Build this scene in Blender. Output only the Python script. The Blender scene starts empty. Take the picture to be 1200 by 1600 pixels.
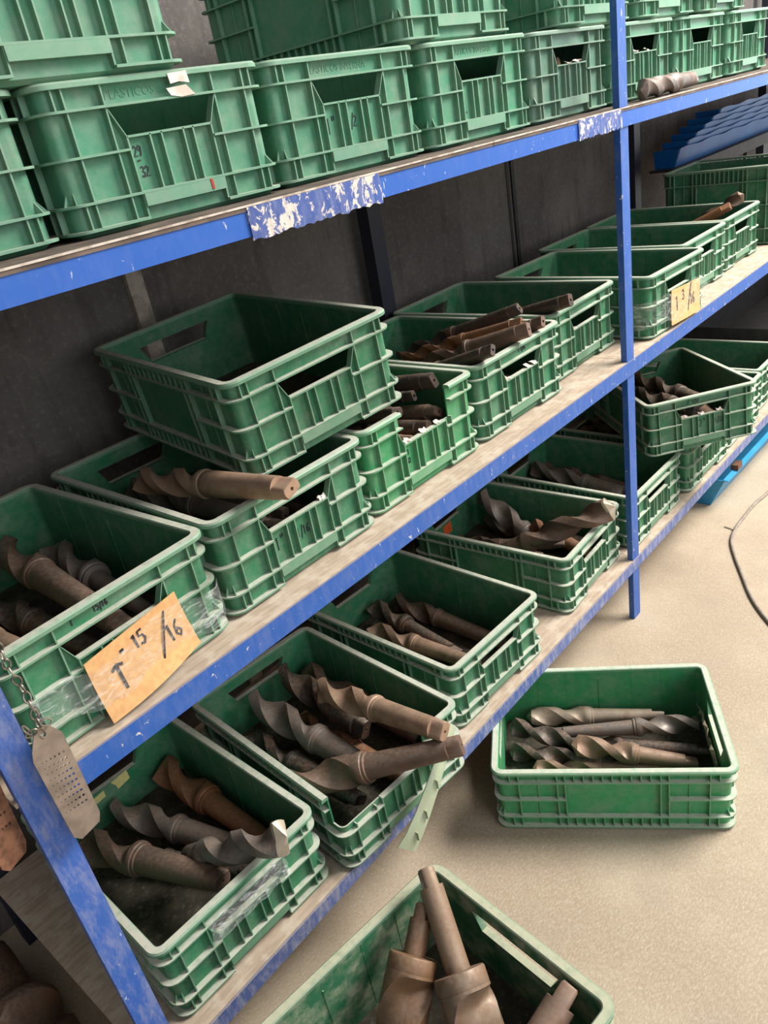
import bpy, bmesh, math, random
from mathutils import Vector, Matrix, Euler, Quaternion
random.seed(7)
scn = bpy.context.scene
COL = scn.collection

# ------------------------------------------------------------------ camera
cam_d = bpy.data.cameras.new('camera'); cam = bpy.data.objects.new('camera', cam_d); COL.objects.link(cam)
cam_d.sensor_fit = 'VERTICAL'; cam_d.sensor_height = 36.0; cam_d.sensor_width = 27.0
cam_d.lens = 1216.74 / 1600 * 36.0; cam_d.clip_start = 0.02
def _cam():
    yaw, pit, rol = 0.7771, -0.4643, -0.1889
    fw = Vector((math.sin(yaw)*math.cos(pit), math.cos(yaw)*math.cos(pit), math.sin(pit)))
    rt = Vector((math.cos(yaw), -math.sin(yaw), 0)); up = rt.cross(fw)
    r2 = rt*math.cos(rol) + up*math.sin(rol); u2 = up*math.cos(rol) - rt*math.sin(rol)
    M = Matrix((r2, u2, -fw)).transposed().to_4x4()
    M.translation = Vector((-0.1523, -0.9961, 1.6701)); return M
cam.matrix_world = _cam()
scn.camera = cam

# ------------------------------------------------------------------ light
world = bpy.data.worlds.new('world'); scn.world = world; world.use_nodes = True
wb = world.node_tree.nodes['Background']
wb.inputs['Color'].default_value = (0.93, 0.96, 1.0, 1); wb.inputs['Strength'].default_value = 0.28
def area(name, loc, target, sx, sy, power, col):
    d = bpy.data.lights.new(name, 'AREA'); d.shape = 'RECTANGLE'; d.size = sx; d.size_y = sy
    d.energy = power; d.color = col
    o = bpy.data.objects.new(name, d); COL.objects.link(o); o.location = loc
    o.rotation_euler = (Vector(target) - Vector(loc)).to_track_quat('-Z', 'Y').to_euler(); return o
area('roof_skylight', (4.4, -2.3, 4.3), (1.2, 0.0, 0.5), 2.6, 2.0, 560, (1.0, 0.965, 0.91))
area('front_fill', (0.5, -5.0, 2.6), (1.2, 0.3, 1.0), 4.0, 3.0, 95, (0.97, 0.98, 1.0))  # unseen fill light, added to lift the crate fronts
area('right_wall_fill', (8.2, -1.2, 1.7), (3.0, 0.4, 1.2), 2.2, 2.6, 65, (0.97, 0.985, 1.0))  # unseen light, added to brighten the right part of the wall
vs = scn.view_settings
vs.view_transform = 'Standard'; vs.look = 'None'; vs.exposure = 0.22; vs.gamma = 1.0; vs.use_curve_mapping = False

# ------------------------------------------------------------------ materials
def lin(r, g, b):
    f = lambda c: ((c/255+0.055)/1.055)**2.4 if c/255 > 0.04045 else c/255/12.92
    return (f(r), f(g), f(b), 1.0)
class NT:
    def __init__(s, name):
        s.m = bpy.data.materials.new(name); s.m.use_nodes = True; s.t = s.m.node_tree; s.n = s.t.nodes
        s.b = s.n['Principled BSDF']
    def add(s, typ, **kw):
        n = s.n.new(typ)
        for k, v in kw.items(): setattr(n, k, v)
        return n
    def link(s, a, b): s.t.links.new(a, b)
    def coord(s, which='Object'):
        return s.add('ShaderNodeTexCoord').outputs[which]
    def noise(s, vec, scale, detail=4, rough=0.55, dist=0.0):
        n = s.add('ShaderNodeTexNoise'); n.inputs['Scale'].default_value = scale
        n.inputs['Detail'].default_value = detail; n.inputs['Roughness'].default_value = rough
        n.inputs['Distortion'].default_value = dist
        if vec is not None: s.link(vec, n.inputs['Vector'])
        return n.outputs['Fac']
    def mapping(s, vec, scale=(1, 1, 1), rot=(0, 0, 0)):
        m = s.add('ShaderNodeMapping'); m.inputs['Scale'].default_value = scale; m.inputs['Rotation'].default_value = rot
        s.link(vec, m.inputs['Vector']); return m.outputs['Vector']
    def ramp(s, fac, a, b, va=0.0, vb=1.0):
        m = s.add('ShaderNodeMapRange'); m.interpolation_type = 'SMOOTHSTEP'
        for k, v in zip(('From Min', 'From Max', 'To Min', 'To Max'), (a, b, va, vb)): m.inputs[k].default_value = v
        s.link(fac, m.inputs['Value']); return m.outputs['Result']
    def math(s, op, a, b=None):
        m = s.add('ShaderNodeMath', operation=op)
        for i, v in enumerate((a, b)):
            if v is None: continue
            if isinstance(v, (int, float)): m.inputs[i].default_value = v
            else: s.link(v, m.inputs[i])
        return m.outputs[0]
    def mix(s, fac, a, b):
        m = s.add('ShaderNodeMix', data_type='RGBA')
        if isinstance(fac, (int, float)): m.inputs[0].default_value = fac
        else: s.link(fac, m.inputs[0])
        for i, v in ((6, a), (7, b)):
            if isinstance(v, tuple): m.inputs[i].default_value = v
            else: s.link(v, m.inputs[i])
        return m.outputs[2]
    def bump(s, h, strength=0.3, dist=0.002):
        b = s.add('ShaderNodeBump'); b.inputs['Strength'].default_value = strength; b.inputs['Distance'].default_value = dist
        s.link(h, b.inputs['Height']); s.link(b.outputs[0], s.b.inputs['Normal'])
    def set(s, col=None, rough=None, metal=None, spec=None):
        if col is not None:
            if isinstance(col, tuple): s.b.inputs['Base Color'].default_value = col
            else: s.link(col, s.b.inputs['Base Color'])
        for k, v in (('Roughness', rough), ('Metallic', metal), ('Specular IOR Level', spec)):
            if v is None: continue
            if isinstance(v, (int, float)): s.b.inputs[k].default_value = v
            else: s.link(v, s.b.inputs[k])
        return s.m
def upness(n):
    g = n.add('ShaderNodeNewGeometry'); sx = n.add('ShaderNodeSeparateXYZ'); n.link(g.outputs['Normal'], sx.inputs[0])
    return sx.outputs['Z']
def posvec(n):
    return n.add('ShaderNodeNewGeometry').outputs['Position']

def mat_plastic(name, dust=0.82, smear=0.14, dustcol=lin(200, 196, 182), rough=0.42):
    n = NT(name); P = posvec(n)
    base = n.add('ShaderNodeObjectInfo').outputs['Color']
    n1 = n.noise(P, 16, 7, .68); n2 = n.noise(P, 70, 4)
    shade = n.mix(n.ramp(n1, .35, .7), base, n.mix(0.25, base, lin(16, 78, 50)))
    up = n.ramp(upness(n), .55, .95)
    d = n.math('MULTIPLY', up, n.ramp(n2, .15, .6, dust*0.55, dust))
    gen = n.math('ADD', n.math('MULTIPLY', n.ramp(n1, .40, .75), smear), n.ramp(n.noise(P, 45, 6, .7), .3, .8, .02, .12))
    fac = n.math('MAXIMUM', d, gen)
    col = n.mix(fac, shade, dustcol)
    n.bump(n2, 0.08, 0.001)
    return n.set(col, n.math('ADD', n.math('MULTIPLY', fac, 0.4), rough), 0.0, 0.4)
M = {}
M['plastic'] = mat_plastic('green_plastic')
M['plastic_worn'] = mat_plastic('worn_green_plastic', 0.98, 0.85, lin(176, 176, 150), 0.45)
n = NT('dirt_caked_plastic'); P_ = posvec(n); f1 = n.noise(P_, 18, 5); f2 = n.noise(P_, 90, 4)
dc = n.mix(n.ramp(f1, .35, .7), lin(58, 54, 46), lin(84, 78, 68)); dc = n.mix(n.ramp(f2, .5, .75, 0, .5), dc, lin(120, 112, 98))
n.bump(f2, .3, .002); M['dirt'] = n.set(dc, .9, 0, .2)
def mat_steel():
    n = NT('drill_steel'); C = n.coord('Object'); P = posvec(n)
    base = n.add('ShaderNodeObjectInfo').outputs['Color']
    a = n.noise(P, 30, 5); b = n.noise(C, 120, 4); c = n.noise(P, 12, 3)
    col = n.mix(n.ramp(a, .42, .72, 0, .5), base, lin(112, 72, 46))
    col = n.mix(n.ramp(c, .45, .75, 0, .45), col, lin(52, 46, 42))
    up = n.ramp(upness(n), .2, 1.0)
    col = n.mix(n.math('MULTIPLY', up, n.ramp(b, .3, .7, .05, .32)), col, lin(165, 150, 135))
    n.bump(b, .15, .0008)
    return n.set(col, n.ramp(a, .3, .7, .42, .66), 0.2, .45)
M['steel'] = mat_steel()
n = NT('bright_cut_steel'); M['bright'] = n.set(n.mix(n.noise(n.coord(), 60), lin(196, 182, 160), lin(140, 128, 112)), .4, .5)
def mat_blue(name, chips, c1=lin(16, 78, 156), chipcol=lin(196, 190, 184), fade=0.0, fine=1.6):
    n = NT(name); P = posvec(n)
    a = n.noise(n.mapping(P, (1, 1, .8), (0, .7, 0)), 38*fine, 6, .68, .5); b = n.noise(P, 7, 4); s = n.noise(n.mapping(P, (1.5, 1, .35), (0, .6, 0)), 60, 3)
    base = n.mix(n.ramp(b, .3, .7), c1, n.mix(.35, c1, lin(32, 88, 172)))
    dusty = n.mix(n.ramp(n.noise(n.mapping(P, (1.6, 1, .5), (0, .35, 0)), 34, 7, .75), .42, .66, fade*.22, fade), base, lin(170, 168, 176))
    lo = .80 - chips*.34
    col = n.mix(n.ramp(a, lo, lo+.03), dusty, chipcol)
    col = n.mix(n.ramp(s, .74 - chips*.1, .78 - chips*.1, 0, .8), col, lin(205, 205, 205))
    col = n.mix(n.ramp(upness(n), .5, .9, 0, .55), col, lin(165, 150, 135))
    n.bump(a, .15, .001)
    return n.set(col, .48, 0.0, .5)
M['blue'] = mat_blue('blue_rack_paint', .46, fade=.12)
M['blue_clean'] = mat_blue('blue_rack_paint_top', .40, lin(8, 80, 166), fade=.05)
M['blue_chip'] = mat_blue('badly_chipped_blue_paint', .80, lin(30, 60, 128), lin(196, 186, 176), .25, 1.3)
M['blue_dusty'] = mat_blue('dusty_blue_paint', .22, lin(40, 76, 146), lin(180, 176, 172), .7)
M['blue_post'] = mat_blue('faded_blue_post_paint', .40, lin(14, 82, 168), lin(196, 196, 200), .42)
n = NT('dark_blue_paint'); M['navy'] = n.set(n.mix(n.noise(posvec(n), 14), lin(22, 26, 44), lin(38, 40, 52)), .55)
def mat_ply():
    n = NT('dusty_plywood'); P = posvec(n)
    a = n.noise(n.mapping(P, (3, 26, 8)), 5, 5); b = n.noise(P, 26, 5); c = n.noise(P, 4, 3)
    col = n.mix(n.ramp(a, .35, .65), lin(186, 167, 148), lin(168, 149, 131))
    col = n.mix(n.ramp(b, .45, .65, 0, .45), col, lin(208, 196, 180))
    col = n.mix(n.ramp(c, .58, .78, 0, .35), col, lin(134, 118, 106))
    n.bump(b, .2, .001); return n.set(col, .85, 0, .2)
M['ply'] = mat_ply()

def mat_floor():
    n = NT('concrete_floor'); P = posvec(n)
    a = n.noise(P, 1.6, 6, .6); b = n.noise(n.mapping(P, (1, 2.4, 1), (0, 0, .9)), 120, 7, .72, .8); c = n.noise(P, 260, 4); d = n.noise(P, 5, 5)
    col = n.mix(n.ramp(a, .35, .65), lin(176, 160, 138), lin(158, 140, 118))
    col = n.mix(n.ramp(b, .40, .72, 0, .48), col, lin(212, 201, 184))
    col = n.mix(n.ramp(d, .5, .75, 0, .35), col, lin(150, 138, 126))
    col = n.mix(n.ramp(c, .60, .75, 0, .4), col, lin(128, 112, 96))
    n.bump(n.math('ADD', b, c), .25, .002); return n.set(col, .8, 0, .3)
M['floor'] = mat_floor()
def mat_wall():
    n = NT('dark_rendered_wall'); P = posvec(n)
    a = n.noise(P, 2.2, 5, .6); b = n.noise(P, 60, 5, .7); c = n.noise(n.mapping(P, (9, 1, 1.2)), 3, 5)
    col = n.mix(n.ramp(a, .35, .68), lin(88, 83, 80), lin(114, 109, 105))
    col = n.mix(n.ramp(b, .48, .72, 0, .35), col, lin(146, 140, 134))
    col = n.mix(n.ramp(c, .5, .75, 0, .4), col, lin(58, 52, 50))
    n.bump(b, .3, .002); return n.set(col, .85, 0, .2)
M['wall'] = mat_wall()
def flat(name, c1, c2, scale=20, rough=.7, metal=0.0, bump=0.0):
    n = NT(name); f = n.noise(posvec(n), scale, 5)
    if bump: n.bump(f, bump, .001)
    return n.set(n.mix(n.ramp(f, .35, .68), c1, c2), rough, metal)
M['shadeply'] = flat('shade_darkened_board', lin(74, 62, 54), lin(110, 94, 82), 14, .85, 0, .2)  # top board coloured dark to stand in for shade under the crate flanges
M['edge'] = flat('pale_board_edge', lin(196, 186, 174), lin(150, 134, 120), 40, .85)
M['strip'] = flat('weathered_wood_strip', lin(178, 166, 152), lin(140, 128, 116), 30, .8, 0, .3)
M['card'] = flat('cardboard', lin(212, 164, 110), lin(196, 148, 98), 90, .85, 0, .1)
M['ink'] = flat('black_marker_ink', lin(18, 14, 26), lin(30, 24, 40), 80, .6)
M['redink'] = flat('red_paint', lin(205, 60, 40), lin(180, 50, 40), 80, .6)
M['label'] = flat('torn_paper_label', lin(226, 216, 206), lin(205, 182, 168), 60, .8)
M['yellow'] = flat('yellow_paper_label', lin(206, 200, 130), lin(190, 184, 120), 60, .8)
M['orange'] = flat('orange_sticker', lin(200, 84, 34), lin(184, 70, 30), 60, .7)
M['tagmetal'] = flat('dusty_metal_tag', lin(146, 130, 116), lin(122, 108, 96), 40, .55, .35, .1)
M['rust'] = flat('rusty_pitted_metal', lin(140, 98, 74), lin(104, 70, 52), 70, .7, .3, .5)
M['chain'] = flat('dull_chain_steel', lin(168, 160, 146), lin(120, 110, 100), 80, .4, .8)
M['darkmetal'] = flat('dark_shelf_metal', lin(52, 50, 50), lin(40, 38, 38), 20, .7, .2)
M['bigblue'] = flat('sky_blue_sheet_metal', lin(40, 136, 188), lin(56, 148, 196), 12, .45)
M['bluetray'] = flat('bright_blue_plastic', lin(4, 84, 152), lin(10, 98, 168), 6, .45)
M['cable'] = flat('grey_cable', lin(150, 138, 126), lin(128, 116, 104), 60, .7)
M['wood'] = flat('brown_wood', lin(110, 74, 52), lin(86, 58, 42), 40, .8)
n = NT('clear_packing_tape')
n.b.inputs['Base Color'].default_value = (1, 1, 1, 1); n.b.inputs['Roughness'].default_value = .12
n.b.inputs['IOR'].default_value = 1.4
tr = n.add('ShaderNodeBsdfTransparent'); tr.inputs[0].default_value = (.96, .97, .95, 1)
ms = n.add('ShaderNodeMixShader'); nz = n.noise(n.mapping(posvec(n), (1, 1, 3)), 30, 4, .6, 1.5)
n.link(n.ramp(nz, .45, .78, .06, .36), ms.inputs[0]); n.link(tr.outputs[0], ms.inputs[1]); n.link(n.b.outputs[0], ms.inputs[2])
n.link(ms.outputs[0], n.n['Material Output'].inputs['Surface']); n.bump(nz, .6, .004); M['tape'] = n.m

# ------------------------------------------------------------------ helpers
def tag(o, label=None, cat=None, group=None, kind=None):
    if label: o['label'] = label
    if cat: o['category'] = cat
    if group: o['group'] = group
    if kind: o['kind'] = kind
    return o
def empty(name, loc=(0, 0, 0), rot=(0, 0, 0)):
    o = bpy.data.objects.new(name, None); o.empty_display_size = .05; COL.objects.link(o)
    o.location = loc; o.rotation_euler = rot; return o
class MB:
    def __init__(s): s.v = []; s.f = []
    def add(s, vs, fs):
        k = len(s.v); s.v += [tuple(q) for q in vs]; s.f += [tuple(i+k for i in q) for q in fs]
    def box(s, x0, x1, y0, y1, z0, z1):
        s.add([(x0,y0,z0),(x1,y0,z0),(x1,y1,z0),(x0,y1,z0),(x0,y0,z1),(x1,y0,z1),(x1,y1,z1),(x0,y1,z1)],
              [(0,3,2,1),(4,5,6,7),(0,1,5,4),(1,2,6,5),(2,3,7,6),(3,0,4,7)])
    def hexa(s, p):   # 8 points: bottom 4, top 4
        s.add(p, [(0,3,2,1),(4,5,6,7),(0,1,5,4),(1,2,6,5),(2,3,7,6),(3,0,4,7)])
    def loft(s, rings, cap0=True, cap1=True, closed=True):
        k = len(s.v); N = len(rings[0])
        for r in rings: s.v += [tuple(q) for q in r]
        for a in range(len(rings)-1):
            for i in range(N if closed else N-1):
                j = (i+1) % N; s.f.append((k+a*N+i, k+a*N+j, k+(a+1)*N+j, k+(a+1)*N+i))
        if cap0: s.f.append(tuple(k+i for i in reversed(range(N))))
        if cap1: s.f.append(tuple(k+(len(rings)-1)*N+i for i in range(N)))
    def tube(s, pts, r, n=8):
        rings = []; pts = [Vector(p) for p in pts]
        for i, p in enumerate(pts):
            t = (pts[min(i+1, len(pts)-1)] - pts[max(i-1, 0)]).normalized()
            a = t.cross(Vector((0, 0, 1)) if abs(t.z) < .9 else Vector((1, 0, 0))).normalized(); b = t.cross(a)
            rings.append([p + (a*math.cos(q*2*math.pi/n) + b*math.sin(q*2*math.pi/n))*r for q in range(n)])
        s.loft(rings)
    def mesh(s, name, mat=None, smooth=None):
        me = bpy.data.meshes.new(name); me.from_pydata(s.v, [], s.f); me.update()
        bm = bmesh.new(); bm.from_mesh(me); bmesh.ops.recalc_face_normals(bm, faces=bm.faces); bm.to_mesh(me); bm.free()
        if smooth is not None:
            for q in me.polygons: q.use_smooth = True
            me.set_sharp_from_angle(angle=math.radians(smooth))
        if mat: me.materials.append(M[mat])
        return me
    def build(s, name, mat, parent=None, smooth=None, color=None):
        return put(name, s.mesh(name, mat, smooth), parent, color)
def put(name, me, parent=None, color=None):
    o = bpy.data.objects.new(name, me); COL.objects.link(o)
    if parent is not None: o.parent = parent
    if color: o.color = color
    return o

ZT, ZM, ZB = 1.5849, 0.9166, 0.2361
W, L, H = 0.40, 0.5806, 0.1956

# ------------------------------------------------------------------ setting
m = MB(); m.box(-4, 9, -6, 0.80, -.08, 0); tag(m.build('floor', 'floor'), kind='structure')
m = MB(); m.box(-4, 9, 0.80, 0.92, -.08, 3.6); tag(m.build('wall_back', 'wall'), kind='structure')
m = MB(); m.box(.885, .93, .785, .80, .0, 3.4); tag(m.build('trim_1', 'strip'), kind='structure')
m = MB(); m.box(2.63, 2.65, .792, .80, .0, 3.4); m.box(2.60, 2.615, .797, .80, 0, 3.4); tag(m.build('trim_2', 'darkmetal'), kind='structure')

# ------------------------------------------------------------------ the rack
rack = empty('shelving_rack', (0.02, 0, 0))
tag(rack, 'long blue angle iron shelving rack with three plywood shelves against the wall', 'shelf rack')
def rk(mb, name, mat, smooth=None):
    o = mb.build(name, mat, None, smooth); o.parent = rack; o.matrix_parent_inverse = Matrix.Translation((-.02, 0, 0)); return o
XL, XR = 0.02, 5.6
def angle_rail(x0, x1, ztop, mat, h=.044):
    m = MB(); m.box(x0, x1, -.004, .0, ztop-h, ztop); m.box(x0, x1, .0, .04, ztop-.012, ztop-.0085)
    return rk(m, 'front_rail', mat)
angle_rail(-.6, XR, ZT-.001, 'blue_clean'); angle_rail(XL+.044, XR, ZM-.001, 'blue'); angle_rail(XL+.044, XR, ZB-.001, 'blue_dusty', .038)
def plate_strip(x0, x1, z0, z1, mat):     # ragged badly chipped overlay strip
    m = MB(); N = 40; rings = []
    for i in range(N+1):
        x = x0 + (x1-x0)*i/N; jz = random.uniform(-.003, .0025)
        rings.append([(x, -.0072-random.uniform(0, .0012), z0+jz), (x, -.0042, z0+jz), (x, -.0042, z1), (x, -.0072, z1)])
    m.loft(rings); return rk(m, 'chipped_paint_strip', mat)
plate_strip(.655, .965, ZT-.050, ZT-.003, 'blue_chip')
plate_strip(1.69, 1.915, ZT-.045, ZT-.002, 'blue_chip')
for z, mat in ((ZT, 'shadeply'), (ZM, 'ply'), (ZB, 'ply')):
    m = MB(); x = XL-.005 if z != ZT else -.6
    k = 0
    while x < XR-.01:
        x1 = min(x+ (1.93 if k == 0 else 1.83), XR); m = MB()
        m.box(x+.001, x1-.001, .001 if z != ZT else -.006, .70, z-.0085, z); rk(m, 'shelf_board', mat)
        if z == ZT: m = MB(); m.box(x+.001, x1-.001, -.0075, -.006, z-.0025, z+.0005); rk(m, 'board_edging', 'edge')
        x = x1; k += 1
def post(x, y, z0, z1, flip=1, w=.045, mat='blue', t=.004, side=-1, depth=.018):
    m = MB(); m.box(x, x+w, y, y+t*flip if flip > 0 else y, z0, z1) if flip > 0 else m.box(x, x+w, y-t, y, z0, z1)
    ya, yb = (y+t, y+depth) if flip > 0 else (y-depth, y-t)
    if side < 0: m.box(x, x+t, ya, yb, z0, z1)
    else: m.box(x+w-t, x+w, ya, yb, z0, z1)
    return rk(m, 'post', mat)
post(.020, -.009, 0, 2.6, 1, .044, 'blue_post')
post(1.919, .0005, 0, 2.6, 1, .046, 'blue')
post(3.85, .0005, 0, 2.6, 1, .046, 'blue')
for x in (.02, 1.69, 3.52, 5.3):
    m = MB(); m.box(x, x+.06, .705, .709, 0, 2.6); m.box(x, x+.004, .709, .75, 0, 2.6); rk(m, 'back_post', 'navy')
for z in (ZT, ZM, ZB, .49):
    m = MB(); m.box(XL, XR, .7005, .7045, z-.05, z-.004); rk(m, 'back_rail', 'darkmetal')
for z in (ZT, ZM, ZB):
    for x in (.068, 1.872, 3.80):
        m = MB(); m.box(x, x+.004, .041, .70, z-.052, z-.014); m.box(x-.04 if x>.1 else x+.004, x if x>.1 else x+.044, .041, .70, z-.018, z-.014); rk(m, 'cross_brace', 'darkmetal')
m = MB(); m.box(3.66, 5.55, .565, .70, 1.215, 1.225); m.box(3.66, 5.55, .560, .565, 1.17, 1.225); rk(m, 'upper_ledge', 'darkmetal')
for x in (3.70, 4.6, 5.5):
    m = MB(); m.box(x, x+.02, .57, .59, ZM, 1.215); rk(m, 'ledge_strut', 'darkmetal')

# ------------------------------------------------------------------ crates
R0 = .030
def crate_meshes(W, L, H, cut=None, handles=True, key=''):
    """cut(x,y,z) -> True where the plastic has broken away"""
    k = (H-.0097)/.1859
    Z = lambda z: .0097 + (z-.0097)*k
    cut = cut or (lambda x, y, z: False)
    sx = [.031, .046, .105, .125, .163, .183, .222, .240, .275, .295, .354, .369]; sx = [q*W/.4 for q in sx]
    ly = [.045, .066, .112, .159, .178, .222, .266, .290, .334, .378, .402, .421, .468, .5145, .5356]; ly = [q*L/.5806 for q in ly]
    per = []     # (kind, value)
    per += [(0, s) for s in sx]
    NA = 5
    for c, nxt in ((0, 1), (1, 2), (2, 3), (3, 0)):
        if c: per += {1: [(1, s) for s in ly], 2: [(2, s) for s in reversed(sx)], 3: [(3, s) for s in reversed(ly)]}[c]
        per += [(4+c, i/(NA)) for i in range(NA+1)]
    # order: side0, corner right-front, side1, corner back-right, side2, corner back-left, side3, corner front-left
    def pos(q, d):
        kd, s = q
        if kd == 0: return (s, d)
        if kd == 1: return (W-d, s)
        if kd == 2: return (s, L-d)
        if kd == 3: return (d, s)
        r = R0-d if d < R0-.004 else .004; a = s*math.pi/2
        c = ((W-R0, R0), (W-R0, L-R0), (R0, L-R0), (R0, R0))[kd-4]; a0 = (-math.pi/2, 0, math.pi/2, math.pi)[kd-4]
        return (c[0]+r*math.cos(a0+a), c[1]+r*math.sin(a0+a))
    NP = len(per)
    def ring(mb, prof, skip=None):
        # prof: list of (inset, z) polygon; skip(q_mid_xy, z) removes a segment
        zc = sum(z for _, z in prof)/len(prof); n = len(prof)
        live = []
        for i in range(NP):
            a, b = pos(per[i], .007), pos(per[(i+1) % NP], .007)
            mx, my = (a[0]+b[0])/2, (a[1]+b[1])/2
            dead = cut(mx, my, zc) or (skip and skip(per[i], per[(i+1) % NP], mx, my))
            live.append(not dead)
        vid = {}
        def ids(i):
            if i not in vid:
                vid[i] = len(mb.v)
                for d, z in prof: x, y = pos(per[i], d); mb.v.append((x, y, z))
            return vid[i]
        for i in range(NP):
            if not live[i]: continue
            a, b = ids(i), ids((i+1) % NP)
            for j in range(n):
                jj = (j+1) % n; mb.f.append((a+j, b+j, b+jj, a+jj))
            if not live[i-1]: mb.f.append(tuple(a+j for j in range(n)))
            if not live[(i+1) % NP]: mb.f.append(tuple(b+j for j in reversed(range(n))))
    out = {}
    # --- body: wall sheet with handle openings
    WO, WI = .014, .0175
    zl = [Z(q) for q in (.0097, .044, .075, .100, .119, .140, .160, .175, .188)]
    zh0, zh1 = zl[4], zl[6]
    hx0, hx1, hx2, hx3 = sx[2], sx[3], sx[8], sx[9]
    mb = MB(); cells = []
    for i in range(NP):
        a, b = per[i], per[(i+1) % NP]
        pa, pb = pos(a, WO), pos(b, WO); mx, my = (pa[0]+pb[0])/2, (pa[1]+pb[1])/2
        for j in range(len(zl)-1):
            zc = (zl[j]+zl[j+1])/2
            if cut(mx, my, zc): continue
            if handles and a[0] == b[0] and a[0] in (0, 2) and zh0 < zc < zh1:
                lo, hi = sorted((a[1], b[1]))
                if lo >= hx1-1e-6 and hi <= hx2+1e-6: continue
                if lo >= hx0-1e-6 and hi <= hx3+1e-6:
                    # slanted side of the opening
                    left = hi <= hx1+1e-6
                    f = lambda z: (z-zh0)/(zh1-zh0)
                    zA, zB = zl[j], zl[j+1]
                    if left: sA, sB = hx1-(hx1-hx0)*f(zA), hx1-(hx1-hx0)*f(zB); s0 = hx0; quad = [(s0, zA), (sA, zA), (sB, zB), (s0, zB)]
                    else: sA, sB = hx2+(hx3-hx2)*f(zA), hx2+(hx3-hx2)*f(zB); s0 = hx3; quad = [(sA, zA), (s0, zA), (s0, zB), (sB, zB)]
                    kd = a[0]
                    q8 = []
                    for d in (WO, WI): q8.append([(*pos((kd, s), d), z) for s, z in quad])
                    # a solid wedge of wall
                    mb.hexa(q8[0]+q8[1]); continue
            cells.append((i, j))
    cs = set(cells); vid = {}
    def vv(i, j, s):
        i %= NP; key = (i, j, s)
        if key not in vid:
            x, y = pos(per[i], WO if s == 0 else WI); vid[key] = len(mb.v); mb.v.append((x, y, zl[j]))
        return vid[key]
    for i, j in cells:
        for s in (0, 1): mb.f.append((vv(i, j, s), vv(i+1, j, s), vv(i+1, j+1, s), vv(i, j+1, s)))
        for (di, dj, e) in ((-1, 0, ((0, 0), (0, 1))), (1, 0, ((1, 0), (1, 1))), (0, -1, ((0, 0), (1, 0))), (0, 1, ((0, 1), (1, 1)))):
            if ((i+di) % NP, j+dj) not in cs:
                (a, b), (c, d) = e
                mb.f.append((vv(i+a, j+b, 0), vv(i+c, j+d, 0), vv(i+c, j+d, 1), vv(i+a, j+b, 1)))
    for sgn in (0, 1):      # seam ridges on the inside of the long walls
        for yy, hgt, ww in ((.29, .165, .0016), (.20, .19, .0006), (.38, .19, .0006), (.12, .19, .0006), (.46, .19, .0006)):
            yy *= L/.5806; x0, x1 = (WI, WI+ww) if sgn == 0 else (W-WI-ww, W-WI)
            mb.box(x0, x1, yy-.0012, yy+.0012, Z(.02), Z(min(hgt, .186)))
    out['body'] = mb.mesh('crate_body', 'plastic', 35)
    # --- base
    mb = MB(); r1 = [(*pos(q, .022), 0.0) for q in per]; r2 = [(*pos(q, .0135), .006) for q in per]; r3 = [(*pos(q, .0135), .0125) for q in per]
    mb.loft([r1, r2, r3])
    out['base'] = mb.mesh('crate_base', 'plastic', 35)
    mb = MB(); mb.loft([[(*pos(q, .0178), .0126) for q in per], [(*pos(q, .0178), .0150) for q in per]]); out['dirt_layer'] = mb.mesh('crate_dirt_layer', 'dirt', 35)
    # --- rim, ribs, bottom flange
    zr = H
    mb = MB(); ring(mb, [(.0, zr-.0085), (.0, zr-.003), (.003, zr), (.016, zr), (.0182, zr-.002), (.0182, zr-.0085)]); out['rim'] = mb.mesh('crate_rim', 'plastic', 35)
    def skip2(a, b, mx, my):
        if handles and a[0] == b[0] and a[0] in (0, 2): lo, hi = sorted((a[1], b[1])); return lo >= hx1-1e-6 and hi <= hx2+1e-6
        if a[0] == b[0] and a[0] in (1, 3): lo, hi = sorted((a[1], b[1])); return lo >= ly[3]-1e-6 and hi <= ly[10]+1e-6
    def skipf(a, b, mx, my):
        if handles and a[0] == b[0] and a[0] in (0, 2): lo, hi = sorted((a[1], b[1])); return lo >= hx1-1e-6 and hi <= hx2+1e-6
    t = .0034
    for nm, z, sk in (('upper_rib', .160, None), ('lower_rib', .044, None)):
        mb = MB(); zz = Z(z); ring(mb, [(.001, zz-t/2), (.001, zz+t/2), (.0145, zz+t/2), (.0145, zz-t/2)], sk); out[nm] = mb.mesh('crate_'+nm, 'plastic', 35)
    for cx_, cy_ in ((0, 0), (1, 0), (1, 1), (0, 1)):
        mb = MB(); zz = Z(.1025); sk4 = lambda a, b, mx, my: skip2(a, b, mx, my) or (mx > W/2) != bool(cx_) or (my > L/2) != bool(cy_)
        ring(mb, [(.001, zz-t/2), (.001, zz+t/2), (.0145, zz+t/2), (.0145, zz-t/2)], sk4); out['middle_rib.%d%d' % (cx_, cy_)] = mb.mesh('crate_middle_rib', 'plastic', 35)
    mb = MB(); ring(mb, [(.001, .0072), (.001, .011), (.0145, .011), (.0145, .0072)], skipf); out['bottom_flange'] = mb.mesh('crate_bottom_flange', 'plastic', 35)
    # --- upright ribs
    mb = MB()
    def upr(kd, s, z0, z1, d0=.004, th=.0026):
        x, y = pos((kd, s), d0); x2, y2 = pos((kd, s), .0145)
        for (q0, q1) in ((z0, z1),):
            if cut(x, y, q1-.002):
                while q1 > q0+.01 and cut(x, y, q1-.002): q1 -= .006
                if q1 <= q0+.01: return
            if kd in (0, 2): mb.box(x-th/2, x+th/2, min(y, y2), max(y, y2), q0, q1)
            else: mb.box(min(x, x2), max(x, x2), y-th/2, y+th/2, q0, q1)
    zt, zb = H-.008, .0105
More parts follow.
